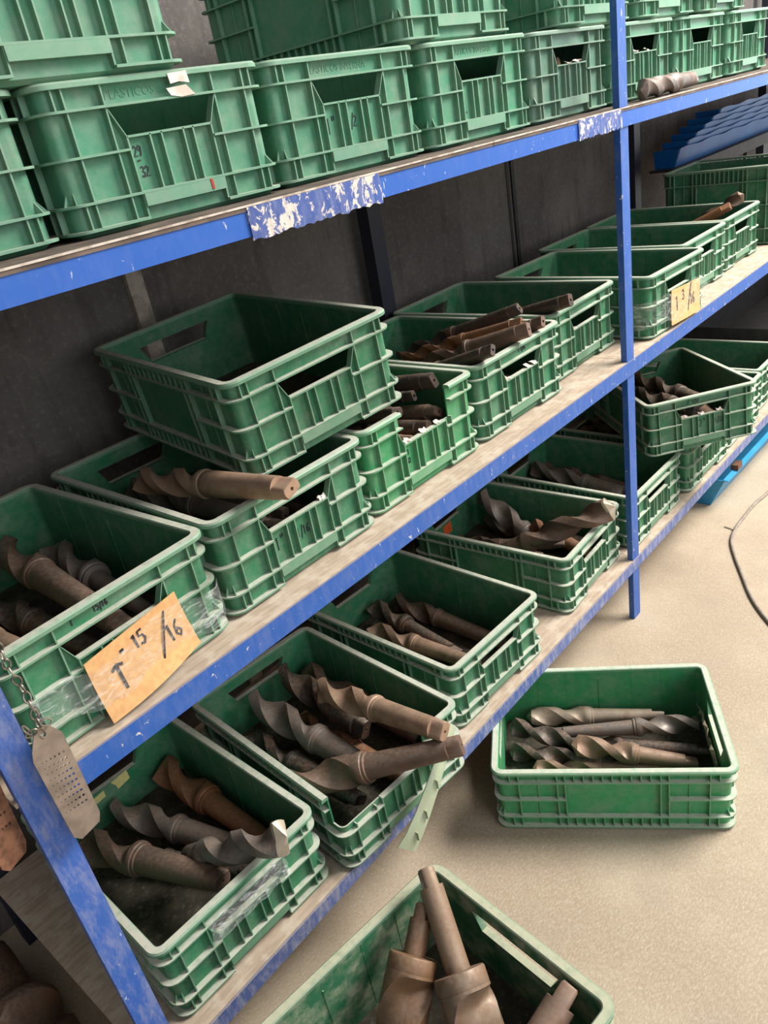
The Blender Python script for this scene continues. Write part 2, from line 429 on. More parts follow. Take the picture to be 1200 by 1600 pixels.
    for kd in (0, 2):
        for s in (sx[0], sx[11]): upr(kd, s, Z(.160), zt); upr(kd, s, zb, Z(.044))
        for s in (sx[1], sx[10]): upr(kd, s, zb, zt)
        for s in (sx[2], sx[9]): upr(kd, s, zb, zt)
        if handles:
            for s in (sx[3], sx[8]): upr(kd, s, zb, zh0)
            for s in sx[4:8]: upr(kd, s, Z(.044), zh0)
            # lip under the opening, slanted cheeks
            for (sa, za, sb, zb2) in ((hx1, zh0, hx2, zh0), (hx0, zh1, hx1, zh0), (hx3, zh1, hx2, zh0)):
                A0 = Vector((*pos((kd, sa), .004), za)); A1 = Vector((*pos((kd, sa), WI), za)); B0 = Vector((*pos((kd, sb), .004), zb2)); B1 = Vector((*pos((kd, sb), WI), zb2))
                if cut(A0.x, A0.y, za-.004) or (cut((A0.x+B0.x)/2, A0.y, (za+zb2)/2-.003)): continue
                u = Vector((0, 0, .0016))
                mb.hexa([A0-u, A1-u, B1-u, B0-u, A0+u, A1+u, B1+u, B0+u])
            # moulded grip band at the foot of the panel
            y0 = pos((kd, .2*W/.4), .001)[1]; y1 = pos((kd, .2*W/.4), .0145)[1]
            mb.box(hx1, hx2, min(y0, y1), max(y0, y1), Z(.025), Z(.0425))
    for kd in (1, 3):
        for s in (ly[0], ly[-1]): upr(kd, s, Z(.160), zt); upr(kd, s, zb, Z(.044))
        for s in (ly[1], ly[3], ly[4], ly[10], ly[11], ly[13]): upr(kd, s, zb, zt)
        for i in range(9):
            s = ly[4]+(ly[10]-ly[4])*(i+1)/10; upr(kd, s, Z(.160), zt); upr(kd, s, zb, Z(.044))
        for s in (ly[2], ly[12]): upr(kd, s, zb, zt, .011, .0014)
    for c in range(4):
        for a in (.28, .72):
            x, y = pos((4+c, a), .003); x2, y2 = pos((4+c, a), .0145); zz = Z(.044)+.0015
            tx, ty = -(y2-y), (x2-x); ln = math.hypot(tx, ty); tx, ty = tx/ln*.001, ty/ln*.001
            if cut(x, y, zz): continue
            mb.add([(x+tx, y+ty, zz), (x2+tx, y2+ty, zz), (x2+tx, y2+ty, zz+.016), (x-tx, y-ty, zz), (x2-tx, y2-ty, zz), (x2-tx, y2-ty, zz+.016)],
                   [(0, 1, 2), (3, 5, 4), (0, 3, 4, 1), (1, 4, 5, 2), (2, 5, 3, 0)])
    out['upright_ribs'] = mb.mesh('crate_upright_ribs', 'plastic')
    return out
CM = {'std': crate_meshes(W, L, H)}
CM['open'] = crate_meshes(W, L, H, lambda x, y, z: y < .05 and .12 < x < .297 and z > .121)
def cutF(x, y, z):
    if y < .07 and x < .272: return z > (.118 if x > .02 else .128) and not (y > .045)
    return False
CM['broken'] = crate_meshes(W, L, H, cutF)
CM['tall'] = crate_meshes(W, .50, .315, None, False)
GREEN = lin(20, 110, 72); PALE = lin(54, 124, 94); BRIGHT = lin(26, 136, 80); DEEP = lin(18, 100, 66)
def crate(loc, rot, label, color=GREEN, kind='std', scale=1.0, group=None, mat=None):
    if not isinstance(rot, tuple): rot = (0, 0, rot)
    e = empty('plastic_crate', (loc[0], loc[1], loc[2]+.0004), rot); e.scale = (scale,)*3
    tag(e, label, 'crate', group)
    v = random.uniform(.9, 1.1); c = (color[0]*v, color[1]*v, color[2]*v, 1)
    for nm, me in CM[kind].items():
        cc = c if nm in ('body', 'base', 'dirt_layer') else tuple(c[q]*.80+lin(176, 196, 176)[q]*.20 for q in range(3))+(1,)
        o = put(nm.split('.')[0], me, e, cc)
        if nm == 'upright_ribs': o['kind'] = 'stuff'
        if mat and nm != 'dirt_layer': o.material_slots[0].link = 'OBJECT'; o.material_slots[0].material = M[mat]
    return e

GT, GU, GM, GB = 'crates along the top shelf', 'crates stacked on the top shelf row', 'crates along the middle shelf', 'crates along the bottom shelf'
T = []
tl = ['pale green crate at the far left of the top shelf, cut by the frame',
      'pale green crate on top shelf with 29/32 marked and a torn white label',
      'pale green crate on top shelf, directly right of the torn-label crate',
      'pale green crate on top shelf with dark empty handle hole, third full one from left',
      'greyish green crate on top shelf just left of the blue middle post',
      'green crate on top shelf behind the loose drill, just right of the middle post',
      'green crate on top shelf, second to the right of the middle post',
      'green crate on top shelf at the right frame edge']
for (x, y, r), lb in zip(((.012, .090, .0), (.4194, .0802, -.0231), (.834, .0900, -.020), (1.2491, .0812, .0045), (1.672, .094, .01), (2.095, .094, 0), (2.525, .098, 0), (2.955, .094, 0)), tl):
    T.append(crate((x, y, ZT), r, lb, lin(70, 116, 98) if 'greyish' in lb else PALE, group=GT))
ul = ['pale green crate stacked on the top left of the shelf row, cut by the frame',
      'green crate stacked at top centre showing its shaded long side',
      'green crate of the stacked row just left of the middle post top',
      'green crate of the stacked row just right of the middle post top',
      'green crate of the stacked row nearest the top right corner']
for (x, y, r), lb in zip(((.277, .070, -.01), (1.185, .080, .0), (1.80, .085, .01), (2.235, .085, 0), (2.69, .09, 0)), ul):
    crate((x, y, ZT+H+.0005), r, lb, PALE, group=GU)
cI = crate((.0608, .029, ZM), .0463, 'green crate with taped 1 15/16 cardboard card at left of middle shelf', GREEN, group=GM)
cB = crate((.4635, .0509, ZM), -.0013, 'green crate marked 1 1/16 under the empty crate on middle shelf', GREEN, group=GM)
cA = crate((.617, .1029, 1.1105), (.024, -.0711, -.1292), 'empty green crate sitting askew on top of another on middle shelf', GREEN, group=GM)
cJ = crate((.868, .0625, ZM), -.0014, 'bright green crate with its handle wall broken open, drill tangs showing', BRIGHT, 'open', group=GM)
cK = crate((1.276, .0644, ZM), -.0037, 'green crate on middle shelf heaped with drill shanks over its rim', GREEN, group=GM)
cL = crate((1.70, .1056, ZM), .019, 'green crate on middle shelf just left of the middle post', GREEN, group=GM)
cM = crate((2.1132, .012, ZM), -.0356, 'empty green crate with taped 1 3/16 card right of the middle post', GREEN, group=GM)
cQ = crate((2.546, .0825, ZM), 0, 'green crate on middle shelf right behind the 1 3/16 card crate', GREEN, group=GM)
cQ2 = crate((2.957, .095, ZM), 0, 'green crate on middle shelf with drill tips poking up beside the tall crate', GREEN, group=GM)
cV = crate((3.44, .050, ZM), 0, 'tall deep green crate at the right end of middle shelf', DEEP, 'tall')
cE = crate((.096, .0337, ZB), -.030, 'leftmost green crate on bottom shelf with yellow paper scraps inside', GREEN, group=GB)
cF = crate((.512, -.016, ZB), -.0776, 'green crate on bottom shelf with broken front corner and torn rim strip', GREEN, 'broken', group=GB)
cG = crate((.984, .0303, ZB), -.0376, 'green crate on bottom shelf third from the left, few drills inside', GREEN, group=GB)
cH = crate((1.552, .0274, ZB), .0514, 'green crate on bottom shelf with orange sticker inside, left of the post', GREEN, group=GB)
cN = crate((1.9817, .0198, ZB), -.0003, 'green crate on bottom shelf partly behind the middle post', GREEN, group=GB)
cP = crate((2.425, .0126, ZB), -.0139, 'green crate on bottom shelf underneath the turned 2 1/32 crate', GREEN, group=GB)
cO = crate((2.2258, .0762, .455), (-.045, -.0339, -.7524), 'green crate marked 2 1/32 turned askew on top of bottom shelf crates', GREEN, group=GB)
cP2 = crate((2.842, .02, ZB), 0, 'green crate on bottom shelf just right of the turned crate', GREEN, group=GB)
cR = crate((3.255, .04, ZB), 0, 'green crate on bottom shelf cut by the right frame edge', GREEN, group=GB)
# floor crates. The one seen from its long side: local long axis is y, so turn it a quarter
th = -1.015
ax = Vector((math.cos(th), math.sin(th), 0)); ay = Vector((-math.sin(th), math.cos(th), 0))
pc = Vector((.9342, -.0842, 0)) + ax*L
cC = crate(tuple(pc), th+math.pi/2, 'bright green crate standing alone on the concrete floor full of drills', BRIGHT)
cD0 = crate((-.039, -.1596, 0), -1.6934, 'lower green crate on floor beneath the worn foreground crate', GREEN, scale=1.0)
cD = crate((-.039, -.1596, H+.0005), -1.6934, 'worn dirty green crate in the foreground holding large standing drills', DEEP, scale=1.03, mat='plastic_worn')

# broken strip hanging from the broken crate
st = empty('broken_rim_strip', (.70, -.06, .40)); tag(st, 'pale torn rim strip hanging off the broken bottom shelf crate', 'plastic strip')
pts = [Vector(q) for q in ((.845, -.068, .425), (.79, -.078, .385), (.74, -.084, .345), (.69, -.084, .298), (.655, -.080, .262), (.628, -.074, .238))]
mb = MB(); rings = []
for i, q in enumerate(pts):
    d = (pts[min(i+1, 5)]-pts[max(i-1, 0)]).normalized(); s = d.cross(Vector((0, -1, 0.2))).normalized()*(.016+.003*i); nn = Vector((0, -.004, .001))
    rings.append([q-s, q-s*.3+nn*1.5, q+s*.5+nn, q+s, q+s-nn*.6, q-s-nn*.6])
mb.loft([[v-Vector((.70, -.06, .40)) for v in r] for r in rings]); o = mb.build('strip', 'plastic_worn', st, 40, lin(176, 190, 160))
for i in range(1, 5):
    mb = MB(); q = pts[i]-Vector((.70, -.06, .40)); mb.box(q.x-.001, q.x+.001, q.y-.012, q.y-.001, q.z-.012, q.z+.012)
    mb.build('fin', 'plastic_worn', st, None, lin(176, 190, 160))

# ------------------------------------------------------------------ drills
BROWN, DARK, GREY, RUST, TAN, BLACK = lin(104, 84, 72), lin(66, 58, 52), lin(118, 110, 104), lin(138, 92, 60), lin(150, 122, 100), lin(44, 40, 38)
def drill_parts(D, Ltot, frac=.55, shank=.86, pitch=4.2, flute=1.0, hand=1, taper=True, ledge=0, ground=0):
    R = D/2; N = 40; out = {}
    tl = min(.032, .1*Ltot); Lb = frac*Ltot; Ls = Ltot-tl
    mb = MB(); K = max(16, int(Lb/.006)); rings = []
    half = [-.92, -.62, -.31, 0, .31, .62, .92, 1.12, 1.34, 1.57, 1.80, 2.02]
    ang = half + [a+math.pi for a in half]; N = len(ang)
    def prof(z, sc=1.0, dep=1.0):
        ph = hand*2*math.pi*z/(pitch*D); r = []
        for t in ang:
            a = (t+math.pi/2) % math.pi-math.pi/2
            u = abs(a)/1.12
            f = 1.0 if u >= .999 else 1-.60*flute*dep*(1-u**(3.2 if a > 0 else 2.2))
            r.append((R*f*sc*math.cos(t+ph), R*f*sc*math.sin(t+ph)))
        return r
    for sc, zz in ((.06, 0.0), (.5, .26*R), (1.0, .55*R)): rings.append([(x, y, zz) for x, y in prof(.55*R, sc)])
    for i in range(1, K+1):
        z = .55*R + (Lb-.55*R)*i/K; tt = z/Lb; dep = 1.0 if tt < .80 else max(0.0, 1-((tt-.80)/.16)**1.5) if tt < .96 else 0.0
        rings.append([(x, y, z) for x, y in prof(z, 1.0, dep)])
    mb.loft(rings); out['fluted_body'] = mb.mesh('fluted_body', 'steel', 32)
    if ground:
        mb = MB(); mb.loft([[(x, y, zz) for x, y in prof(.55*R, sc*1.02)] for sc, zz in ((.06, -.0006), (.5, .26*R-.0006), (1.0, .55*R-.0006), (1.0, .75*R))]); out['cutting_tip'] = mb.mesh('cutting_tip', 'bright', 32)
    mb = MB(); r0 = R*shank; ls = Ls-Lb; r1 = r0-(.026*ls if taper else 0)
    circ = lambda r, z: [(r*math.cos(2*math.pi*i/N), r*math.sin(2*math.pi*i/N), z) for i in range(N)]
    rs = [(R*.98, Lb-.001)]
    if ledge: rs += [(R*1.0, Lb+.001), (R*1.0, Lb+ledge), (R*.96, Lb+ledge+.003), (r0, Lb+ledge+.004)]
    else: rs += [(R*.98, Lb+.004), (R*.90, Lb+.006), (R*.90, Lb+.012), (r0*1.0, Lb+.014)]
    rs += [(r0, rs[-1][1]+.004), ((r0+r1)/2, Lb+ls*.5), (r1, Ls)]
    mb.loft([circ(r, z) for r, z in rs]); out['shank'] = mb.mesh('shank', 'steel', 38)
    mb = MB()
    def tang(z, k, rr): return [(max(-k*rr, min(k*rr, rr*math.cos(2*math.pi*i/N))), rr*math.sin(2*math.pi*i/N), z) for i in range(N)]
    e = r1*.96
    mb.loft([tang(Ls-.012, 1.0, e), tang(Ls-.008, .94, e), tang(Ls, .62, e), tang(Ltot-.004, .60, e), tang(Ltot, .54, e*.92), circ(.0035, Ltot), circ(.003, Ltot-.007)])
    out['tang'] = mb.mesh('tang', 'steel', 38)
    return out
_dc = {}
def drill(tip, tng, D, label, color=BROWN, group=None, frac=.55, spin=None, parent_frame=None, shank=.86, **kw):
    a, b = Vector(tip), Vector(tng)
    if parent_frame is not None: a, b = parent_frame @ a, parent_frame @ b
    Lt = round((b-a).length/.02)*.02
    k = (round(D, 4), Lt, frac, shank, tuple(sorted(kw.items())))
    if k not in _dc: _dc[k] = drill_parts(D, Lt, frac, shank, **kw)
    e = empty('twist_drill', tuple(a)); e.rotation_mode = 'QUATERNION'
    q = (b-a).to_track_quat('Z', 'Y'); e.rotation_quaternion = q @ Quaternion((0, 0, 1), random.uniform(0, 6.28) if spin is None else spin)
    tag(e, label, 'drill bit', group)
    v = random.uniform(.85, 1.15); c = (color[0]*v, color[1]*v, color[2]*v, 1)
    for nm, me in _dc[k].items(): put(nm, me, e, c)
    return e
g = 'drills in the 1 15/16 card crate'
drill((.305, .575, 1.030), (.285, .085, 1.012), .066, 'brown drill with thick ringed shank, uppermost in the 1 15/16 card crate', BROWN, g, .36)
drill((.380, .53, 1.000), (.350, .100, .985), .063, 'drill with shiny tape round its neck in the 1 15/16 card crate', GREY, g, .45, shank=.62)
drill((.225, .55, .966), (.255, .10, .963), .060, 'dark drill lying low between the shanks in the 1 15/16 card crate', DARK, g, .45)
drill((.135, .53, .975), (.195, .10, .972), .061, 'reddish brown drill shank at left in the 1 15/16 card crate', TAN, g, .42)
drill((.362, .570, .975), (.372, .26, .957), .050, 'grey drill tip at the back wall of the 1 15/16 card crate', GREY, g)
g = 'drills in the 1 1/16 crate'
drill((.563, .43, 1.090), (.581, -.043, 1.148), .057, 'light brown drill lying across the rim of the 1 1/16 crate', TAN, None, .50, shank=.92)
lb = ['dark open-fluted drill below the light brown one in the 1 1/16 crate', 'dark grey drill in the middle of the 1 1/16 crate', 'dark drill against the left wall of the 1 1/16 crate', 'dark drill against the right wall of the 1 1/16 crate', 'grey fluted drill highest among the dark ones in the 1 1/16 crate', 'dark drill at the front left corner of the 1 1/16 crate', 'dark drill whose tang shows through the handle of the 1 1/16 crate']
for (a, b), q in zip((((.64, .58, .99), (.66, .16, .985)), ((.71, .59, .985), (.715, .17, .982)), ((.555, .58, .962), (.585, .17, .962)), ((.79, .60, .962), (.775, .18, .962)), ((.60, .56, 1.03), (.632, .14, 1.022)), ((.515, .47, .962), (.525, .08, .962)), ((.70, .46, .962), (.69, .085, .962))), lb):
    drill(a, b, .054, q, DARK if a[2] < 1.02 else GREY, g)
g = 'drills in the broken open bright crate'
for (x, y, z), c, q in zip(((1.200, .125, 1.107), (1.150, .15, 1.085), (1.165, .095, 1.045), (1.118, .096, 1.022), (1.055, .100, 1.010), (1.100, .165, 1.062), (1.006, .10, .985)),
        (DARK, BLACK, BROWN, BROWN, TAN, DARK, BROWN),
        ('thick dark shank on top in the broken open bright crate', 'black drill tang second from top in the broken open bright crate', 'brown square drill tang at right in the broken open bright crate',
         'brown drill tang resting on the broken handle edge', 'light brown drill tang lowest at the front of the broken open crate', 'small dark drill tang half under the empty crate', 'brown drill tang at lower left behind the broken handle')):
    drill((x+.012, y+.40, max(z-.075, .963)), (x, y, z), .056 if c != BLACK else .040, q, c, g)
g = 'drills heaped in the middle shelf crate'
drill((1.555, .555, 1.02), (1.600, .141, 1.163), .050, 'long dark drill with pale collar topmost in the heaped crate', DARK, g, .50)
drill((1.61, .47, .985), (1.575, .050, 1.141), .048, 'brown drill with square tang at right rim of the heaped crate', BROWN, g)
drill((1.470, .47, 1.045), (1.523, .085, 1.152), .040, 'orange rusty drill shank in the heaped crate', RUST, g)
drill((1.420, .42, 1.03), (1.482, .033, 1.149), .055, 'thick brown drill with flat tang resting on front rim of heaped crate', BROWN, g)
drill((1.345, .44, 1.00), (1.325, .050, 1.142), .046, 'dark drill at the left rim of the heaped crate', DARK, g)
for x, q in zip((1.325, 1.387, 1.449, 1.511, 1.573), ('leftmost', 'second from left', 'middle', 'second from right', 'rightmost')): drill((x, .57, .962), (x+.01, .14, .962), .054, q+' dark drill of the bottom layer in the heaped crate', BLACK, g)
g = 'drills in the crate left of the middle post'
drill((1.80, .52, 1.01), (1.735, .075, 1.147), .054, 'dark drill leaning over the front rim left of the middle post', DARK, g)
drill((1.86, .53, 1.0), (1.82, .165, 1.08), .050, 'brown drill beside the leaning one left of the middle post', BROWN, g)
for x, q in zip((1.755, 1.818, 1.881, 1.944, 2.007), ('leftmost', 'second from left', 'middle', 'second from right', 'rightmost')): drill((x+.02, .62, .962), (x+.01, .2, .962), .054, q+' dark drill of the bottom layer left of the middle post', BLACK, g)
g = 'drills in the yellow scrap crate'
drill((.437, .575, .315), (.445, .125, .288), .074, 'orange brown drill along the right wall of the leftmost bottom crate', RUST, g, .42, shank=.74)
drill((.295, .585, .292), (.398, .220, .288), .068, 'pale grey drill with stepped collar in leftmost bottom crate', GREY, g, .55, shank=.86)
drill((.225, .47, .279), (.375, .150, .282), .054, 'dark drill in the middle of the leftmost bottom crate', BLACK, g, .4)
drill((.180, .520, .330), (.300, .110, .362), .076, 'brown drill with worn round tang at front of leftmost bottom crate', BROWN, g, .45, shank=.82)
drill((.382, -.030, .500), (.305, .25, .335), .066, 'grey drill with bright cut tip poking over the front rim', GREY, g, .8, ground=1)
g = 'drills in the broken corner crate'
drill((.560, .220, .330), (.790, -.135, .440), .076, 'thick brown drill sticking out over the broken crate front', BROWN, g, .46, flute=.8, shank=.78)
drill((.795, .33, .400), (.782, -.10, .470), .066, 'reddish brown drill resting on the intact front rim of the broken crate', TAN, g, .5)
drill((.876, .49, .337), (.880, .07, .290), .070, 'brown drill lying along the right wall of the broken crate', BROWN, g, .5)
drill((.700, .500, .365), (.695, .055, .335), .076, 'grey twisted drill pointing up-left in the broken crate', GREY, g, .58)
drill((.630, .46, .310), (.640, .06, .300), .066, 'black drill with dark collar low in the broken crate', BLACK, g, .45)
drill((.815, .505, .375), (.790, .17, .340), .070, 'dark brown drill with curled flutes in the middle of the broken crate', DARK, g, .7)
drill((.605, .515, .282), (.575, .16, .282), .058, 'black drill in the left corner of the broken crate', BLACK, g)
drill((.765, .42, .285), (.76, .02, .280), .058, 'rusty drill at the bottom of the broken crate', RUST, g)
g = 'drills in the third bottom crate'
drill((1.318, .530, .288), (1.300, .085, .280), .062, 'brown drill along the right wall of the third bottom crate', BROWN, g, .42)
drill((1.245, .565, .305), (1.205, .190, .280), .060, 'dark drill in the middle of the third bottom crate', DARK, g, .42, shank=.7)
drill((1.166, .510, .284), (1.185, .110, .284), .058, 'brown drill with smooth shank at front of the third bottom crate', TAN, g, .45)
drill((1.10, .56, .278), (1.115, .22, .278), .052, 'grey drill tip at back left of the third bottom crate', GREY, g)
g = 'drills in the orange sticker crate'
drill((1.850, .550, .420), (1.825, .290, .282), .072, 'grey twisted drill standing steep against the back of the sticker crate', GREY, g, .72)
drill((1.866, .55, .294), (1.870, .12, .288), .068, 'dark drill along the right wall of the sticker crate', DARK, g, .6)
drill((1.655, .55, .285), (1.805, .190, .325), .060, 'reddish drill shank with round end in the sticker crate', BROWN, g, .45)
drill((1.800, -.005, .500), (1.660, .33, .330), .074, 'big drill with pale tip poking over the sticker crate rim', BROWN, g, .78, ground=1)
drill((1.84, .33, .345), (1.81, .10, .300), .052, 'rusty short drill beneath the big one in the sticker crate', RUST, g, .6)
drill((1.64, .36, .280), (1.75, .10, .281), .052, 'dark drill at the bottom front of the sticker crate', DARK, g)
drill((1.73, .57, .285), (1.74, .24, .285), .060, 'dark grey drill lying at the back of the sticker crate', DARK, g)
g = 'drills in the crate behind the middle post'
for a, b, c, q in (((2.31, .56, .31), (2.28, .12, .288), BROWN, 'brown drill with ringed neck in the crate behind the post'), ((2.235, .57, .345), (2.21, .17, .32), GREY, 'grey twisted drill highest in the crate behind the post'),
                ((2.165, .56, .30), (2.15, .13, .285), RUST, 'rust orange drill in the crate behind the post'), ((2.09, .5, .286), (2.08, .10, .286), DARK, 'dark drill at the left of the crate behind the post'), ((2.225, .45, .285), (2.22, .08, .282), DARK, 'dark drill beneath the others behind the post')):
    drill(a, b, .064, q, c, g, .62)
for x, q in zip((2.495, 2.562, 2.629, 2.696, 2.763), ('leftmost', 'second from left', 'middle', 'second from right', 'rightmost')): drill((x, .57, .30+.05*(x > 2.5)), (x, .12, .286), .064, q+' black drill in the dim crate under the turned crate', BLACK, 'drills under the turned crate')
FO = Matrix.Translation((2.2258, .0762, .455)) @ Euler((-.045, -.0339, -.7524)).to_matrix().to_4x4()
lo = ['pale drill tip at the left of the turned 2 1/32 crate', 'dark fluted drill second from left in the turned crate', 'dark fluted drill in the middle of the turned crate', 'brown drill at the right of the turned crate', 'black drill lying crosswise on top in the turned crate', 'black drill at the back of the turned crate']
for (a, b), c, q in zip((((.065, .06, .055), (.075, .46, .048)), ((.13, .54, .075), (.14, .10, .05)), ((.20, .54, .07), (.205, .10, .05)), ((.275, .54, .065), (.29, .07, .05)), ((.08, .48, .115), (.20, .06, .12)), ((.16, .55, .135), (.26, .12, .12))), (GREY, DARK, BLACK, TAN, BLACK, DARK), lo):
    drill(a, b, .064, q, c, 'drills in the turned crate', .72, parent_frame=FO)
drill((3.33, .36, .282), (3.55, .22, .282), .06, 'brown drill lying in the crate at the right frame edge', BROWN)
drill((3.08, .50, .958), (3.15, .14, 1.135), .050, 'rusty drill leaning up in the crate beside the tall crate', RUST, 'drills beside the tall crate')
drill((3.25, .13, 1.155), (3.17, .45, .965), .050, 'brown drill with tip raised over the rim beside the tall crate', BROWN, 'drills beside the tall crate', .7)
drill((3.03, .58, 1.09), (3.03, .30, .965), .06, 'black drill in the back corner beside the tall crate', BLACK, 'drills beside the tall crate', .7)
g = 'drills in the floor crate'
drill((1.272, .030, .062), (1.475, -.302, .060), .054, 'shiny stubby drill at the back wall of the floor crate', lin(176, 158, 138), g, .46, shank=.78, flute=.6)
drill((1.462, -.405, .090), (1.247, -.079, .072), .052, 'grey drill pointing right across the floor crate', GREY, g, .42, shank=.78)
drill((1.254, -.098, .042), (1.405, -.445, .052), .050, 'dark drill with square tang at right end of floor crate', DARK, g, .4, shank=.9)
drill((1.21, -.15, .096), (1.346, -.430, .055), .058, 'twisted drill with sharp flute edge in the middle of the floor crate', TAN, g, .5, shank=.75)
drill((1.197, .040, .085), (1.275, -.230, .050), .052, 'dark drill at the left end of the floor crate', DARK, g, .75)
drill((1.145, .010, .045), (1.250, -.240, .042), .052, 'dark drill lowest at the left end of the floor crate', DARK, g, .75)
drill((1.128, -.075, .042), (1.335, -.425, .040), .042, 'slim pale drill along the front wall of the floor crate', TAN, g, .42, shank=.8)
g = 'large drills in the worn foreground crate'
drill((.340, -.500, .262), (.498, -.264, .466), .092, 'large drill leaning with shank over the corner of the foreground crate', lin(140, 116, 94), g, .42, shank=.48, ledge=.024, taper=False)
drill((.255, -.350, .268), (.462, -.285, .415), .088, 'large brown drill leaning behind the longest shank in foreground crate', lin(122, 92, 66), g, .58, shank=.44, ledge=.022, taper=False)
drill((.20, -.52, .260), (.484, -.562, .392), .070, 'square tang drill at the right bottom of the foreground crate', lin(150, 122, 104), g, .5, shank=.8)
drill((.16, -.38, .248), (.430, -.430, .248), .060, 'brown drill lying at the bottom of the foreground crate', BROWN, g)
drill((.10, -.30, .246), (.410, -.52, .290), .056, 'rusty drill crossing beneath the large ones in the foreground crate', RUST, g)
drill((2.12, .036, ZT+.0275), (2.50, .038, ZT+.0262), .052, 'loose drill lying on the top shelf beside the middle post', GREY, None, .62, pitch=4.0, flute=.6)
for x, q in ((1.86, 'drill seen through the handle hole left of the middle post'), (2.28, 'drill glimpsed in the handle hole right of the middle post'), (2.70, 'drill glimpsed in the second handle hole right of the post')):
    drill((x-.02, .50, ZT+.085), (x+.02, .14, ZT+.125), .056, q, TAN, 'drills in the top shelf crates')
drill((-.115, .10, .092), (-.075, .70, .080), .180, 'very large rusty brown drill on the floor left of the rack', lin(92, 68, 54), None, .6, shank=.7, pitch=3.2)

# ------------------------------------------------------------------ writing
G = {'0': [[(.5,1),(.15,.8),(.1,.4),(.4,0),(.8,.2),(.85,.7),(.5,1)]], '1': [[(.25,.85),(.5,1),(.48,0)]], '2': [[(.1,.8),(.45,1),(.8,.8),(.6,.45),(.1,.02),(.9,.05)]],
     '3': [[(.1,.9),(.5,1),(.8,.8),(.4,.55),(.85,.35),(.6,.02),(.1,.1)]], '5': [[(.85,1),(.25,.98),(.2,.6),(.65,.62),(.85,.3),(.5,0),(.1,.1)]],
     '6': [[(.75,1),(.3,.7),(.15,.25),(.5,0),(.8,.25),(.5,.48),(.2,.3)]], '9': [[(.8,.85),(.4,1),(.15,.7),(.5,.5),(.8,.85),(.7,.3),(.5,0)]],
     '/': [[(.75,1.25),(.25,-.3)]], '"': [[(.3,1.1),(.35,.8)], [(.6,1.12),(.62,.82)]], '-': [[(.05,.5),(.9,.55)]], 'T': [[(.05,.85),(.5,1),(.95,.9)], [(.5,1),(.45,0)]], '7': [[(.1,.95),(.85,1),(.4,0)]], 'J': [[(.3,1),(.28,.1),(.8,.05)]]}
def strokes(mb, txt, frame, h, w=None, adv=.85, pen=.0022):
    """frame: 4x4, local x right, y up, z out of the surface"""
    w = w or h*.55; x = 0
    for ch in txt:
        if ch == ' ': x += w*.7; continue
        for pl in G[ch]:
            pts = [Vector((x+a*w, b*h, 0)) for a, b in pl]
            L_, R_ = [], []
            for i, q in enumerate(pts):
                t = (pts[min(i+1, len(pts)-1)]-pts[max(i-1, 0)]).normalized(); nn = Vector((-t.y, t.x, 0))*pen*random.uniform(.42, .6)
                L_.append(q+nn); R_.append(q-nn)
            k = len(mb.v); n_ = len(pts)
            for z in (0.0, .0005):
                for q in L_+R_: mb.v.append(tuple(frame @ Vector((q.x, q.y, z))))
            for i in range(n_-1):
                mb.f.append((k+2*n_+i, k+2*n_+i+1, k+3*n_+i+1, k+3*n_+i)); mb.f.append((k+i, k+n_+i, k+n_+i+1, k+i+1))
                mb.f.append((k+i, k+i+1, k+2*n_+i+1, k+2*n_+i)); mb.f.append((k+n_+i, k+3*n_+i, k+3*n_+i+1, k+n_+i+1))
        x += w*adv*(1.1 if ch not in '/"' else .8)
def face_frame(x, z, y=.0136, rot=0.0):     # on a crate's front (short) wall, seen from outside
    return Matrix.Translation((x, y, z)) @ Matrix(((1, 0, 0, 0), (0, 0, -1, 0), (0, 1, 0, 0), (0, 0, 0, 1))) @ Matrix.Rotation(rot, 4, 'Z')
def mark(cr, items):
    mb = MB()
    for txt, x, z, h, rot in items: strokes(mb, txt, face_frame(x, z, .0136, rot), h)
    return mb.build('marker_writing', 'ink', cr)
mark(T[1], [('29', .133, .092, .014, 0), ('-', .136, .080, .012, 0), ('32', .137, .064, .014, 0)])
mark(T[2], [('1"', .131, .070, .026, 0), ('1/2', .186, .078, .018, -.1)])
mark(T[3], [('J', .131, .058, .034, 0), ('7', .245, .088, .014, 0), ('5', .246, .066, .014, 0)])
mark(cB, [('1"', .132, .072, .026, 0), ('1/16', .187, .072, .018, 0), ('1 5/16', .180, .170, .011, 0)])
mark(cI, [('1', .135, .169, .013, 0), ('15/16', .175, .169, .011, 0)])
mark(cK, [('1 1/16', .200, .169, .012, 0)])
mark(cJ, [('13', .131, .090, .012, 0), ('32', .134, .070, .012, 0)])
mark(cO, [('2"', .187, .075, .026, 0), ('1/32', .243, .078, .017, 0), ('2" 1/32', .150, .168, .013, 0)])
# raised maker's lettering on the band over the handle
def raised(cr, txt, x, z, size, lab='raised_lettering', c=PALE):
    cu = bpy.data.curves.new('raised_text', 'FONT'); cu.body = txt; cu.size = size; cu.extrude = .0006; cu.resolution_u = 2
    t = bpy.data.objects.new('raised_text', cu); COL.objects.link(t)
    dg = bpy.context.evaluated_depsgraph_get(); me = bpy.data.meshes.new_from_object(t.evaluated_get(dg)); bpy.data.objects.remove(t)
    me.transform(face_frame(x, z, .0138)); me.materials.clear(); me.materials.append(M['plastic'])
    return put(lab, me, cr, c)
raised(T[1], 'PLASTICOS', .112, .169, .017)
raised(T[2], 'PLASTICOS INVERNA', .108, .169, .016)
raised(T[3], 'PLASTICOS INVERNA', .108, .169, .016)
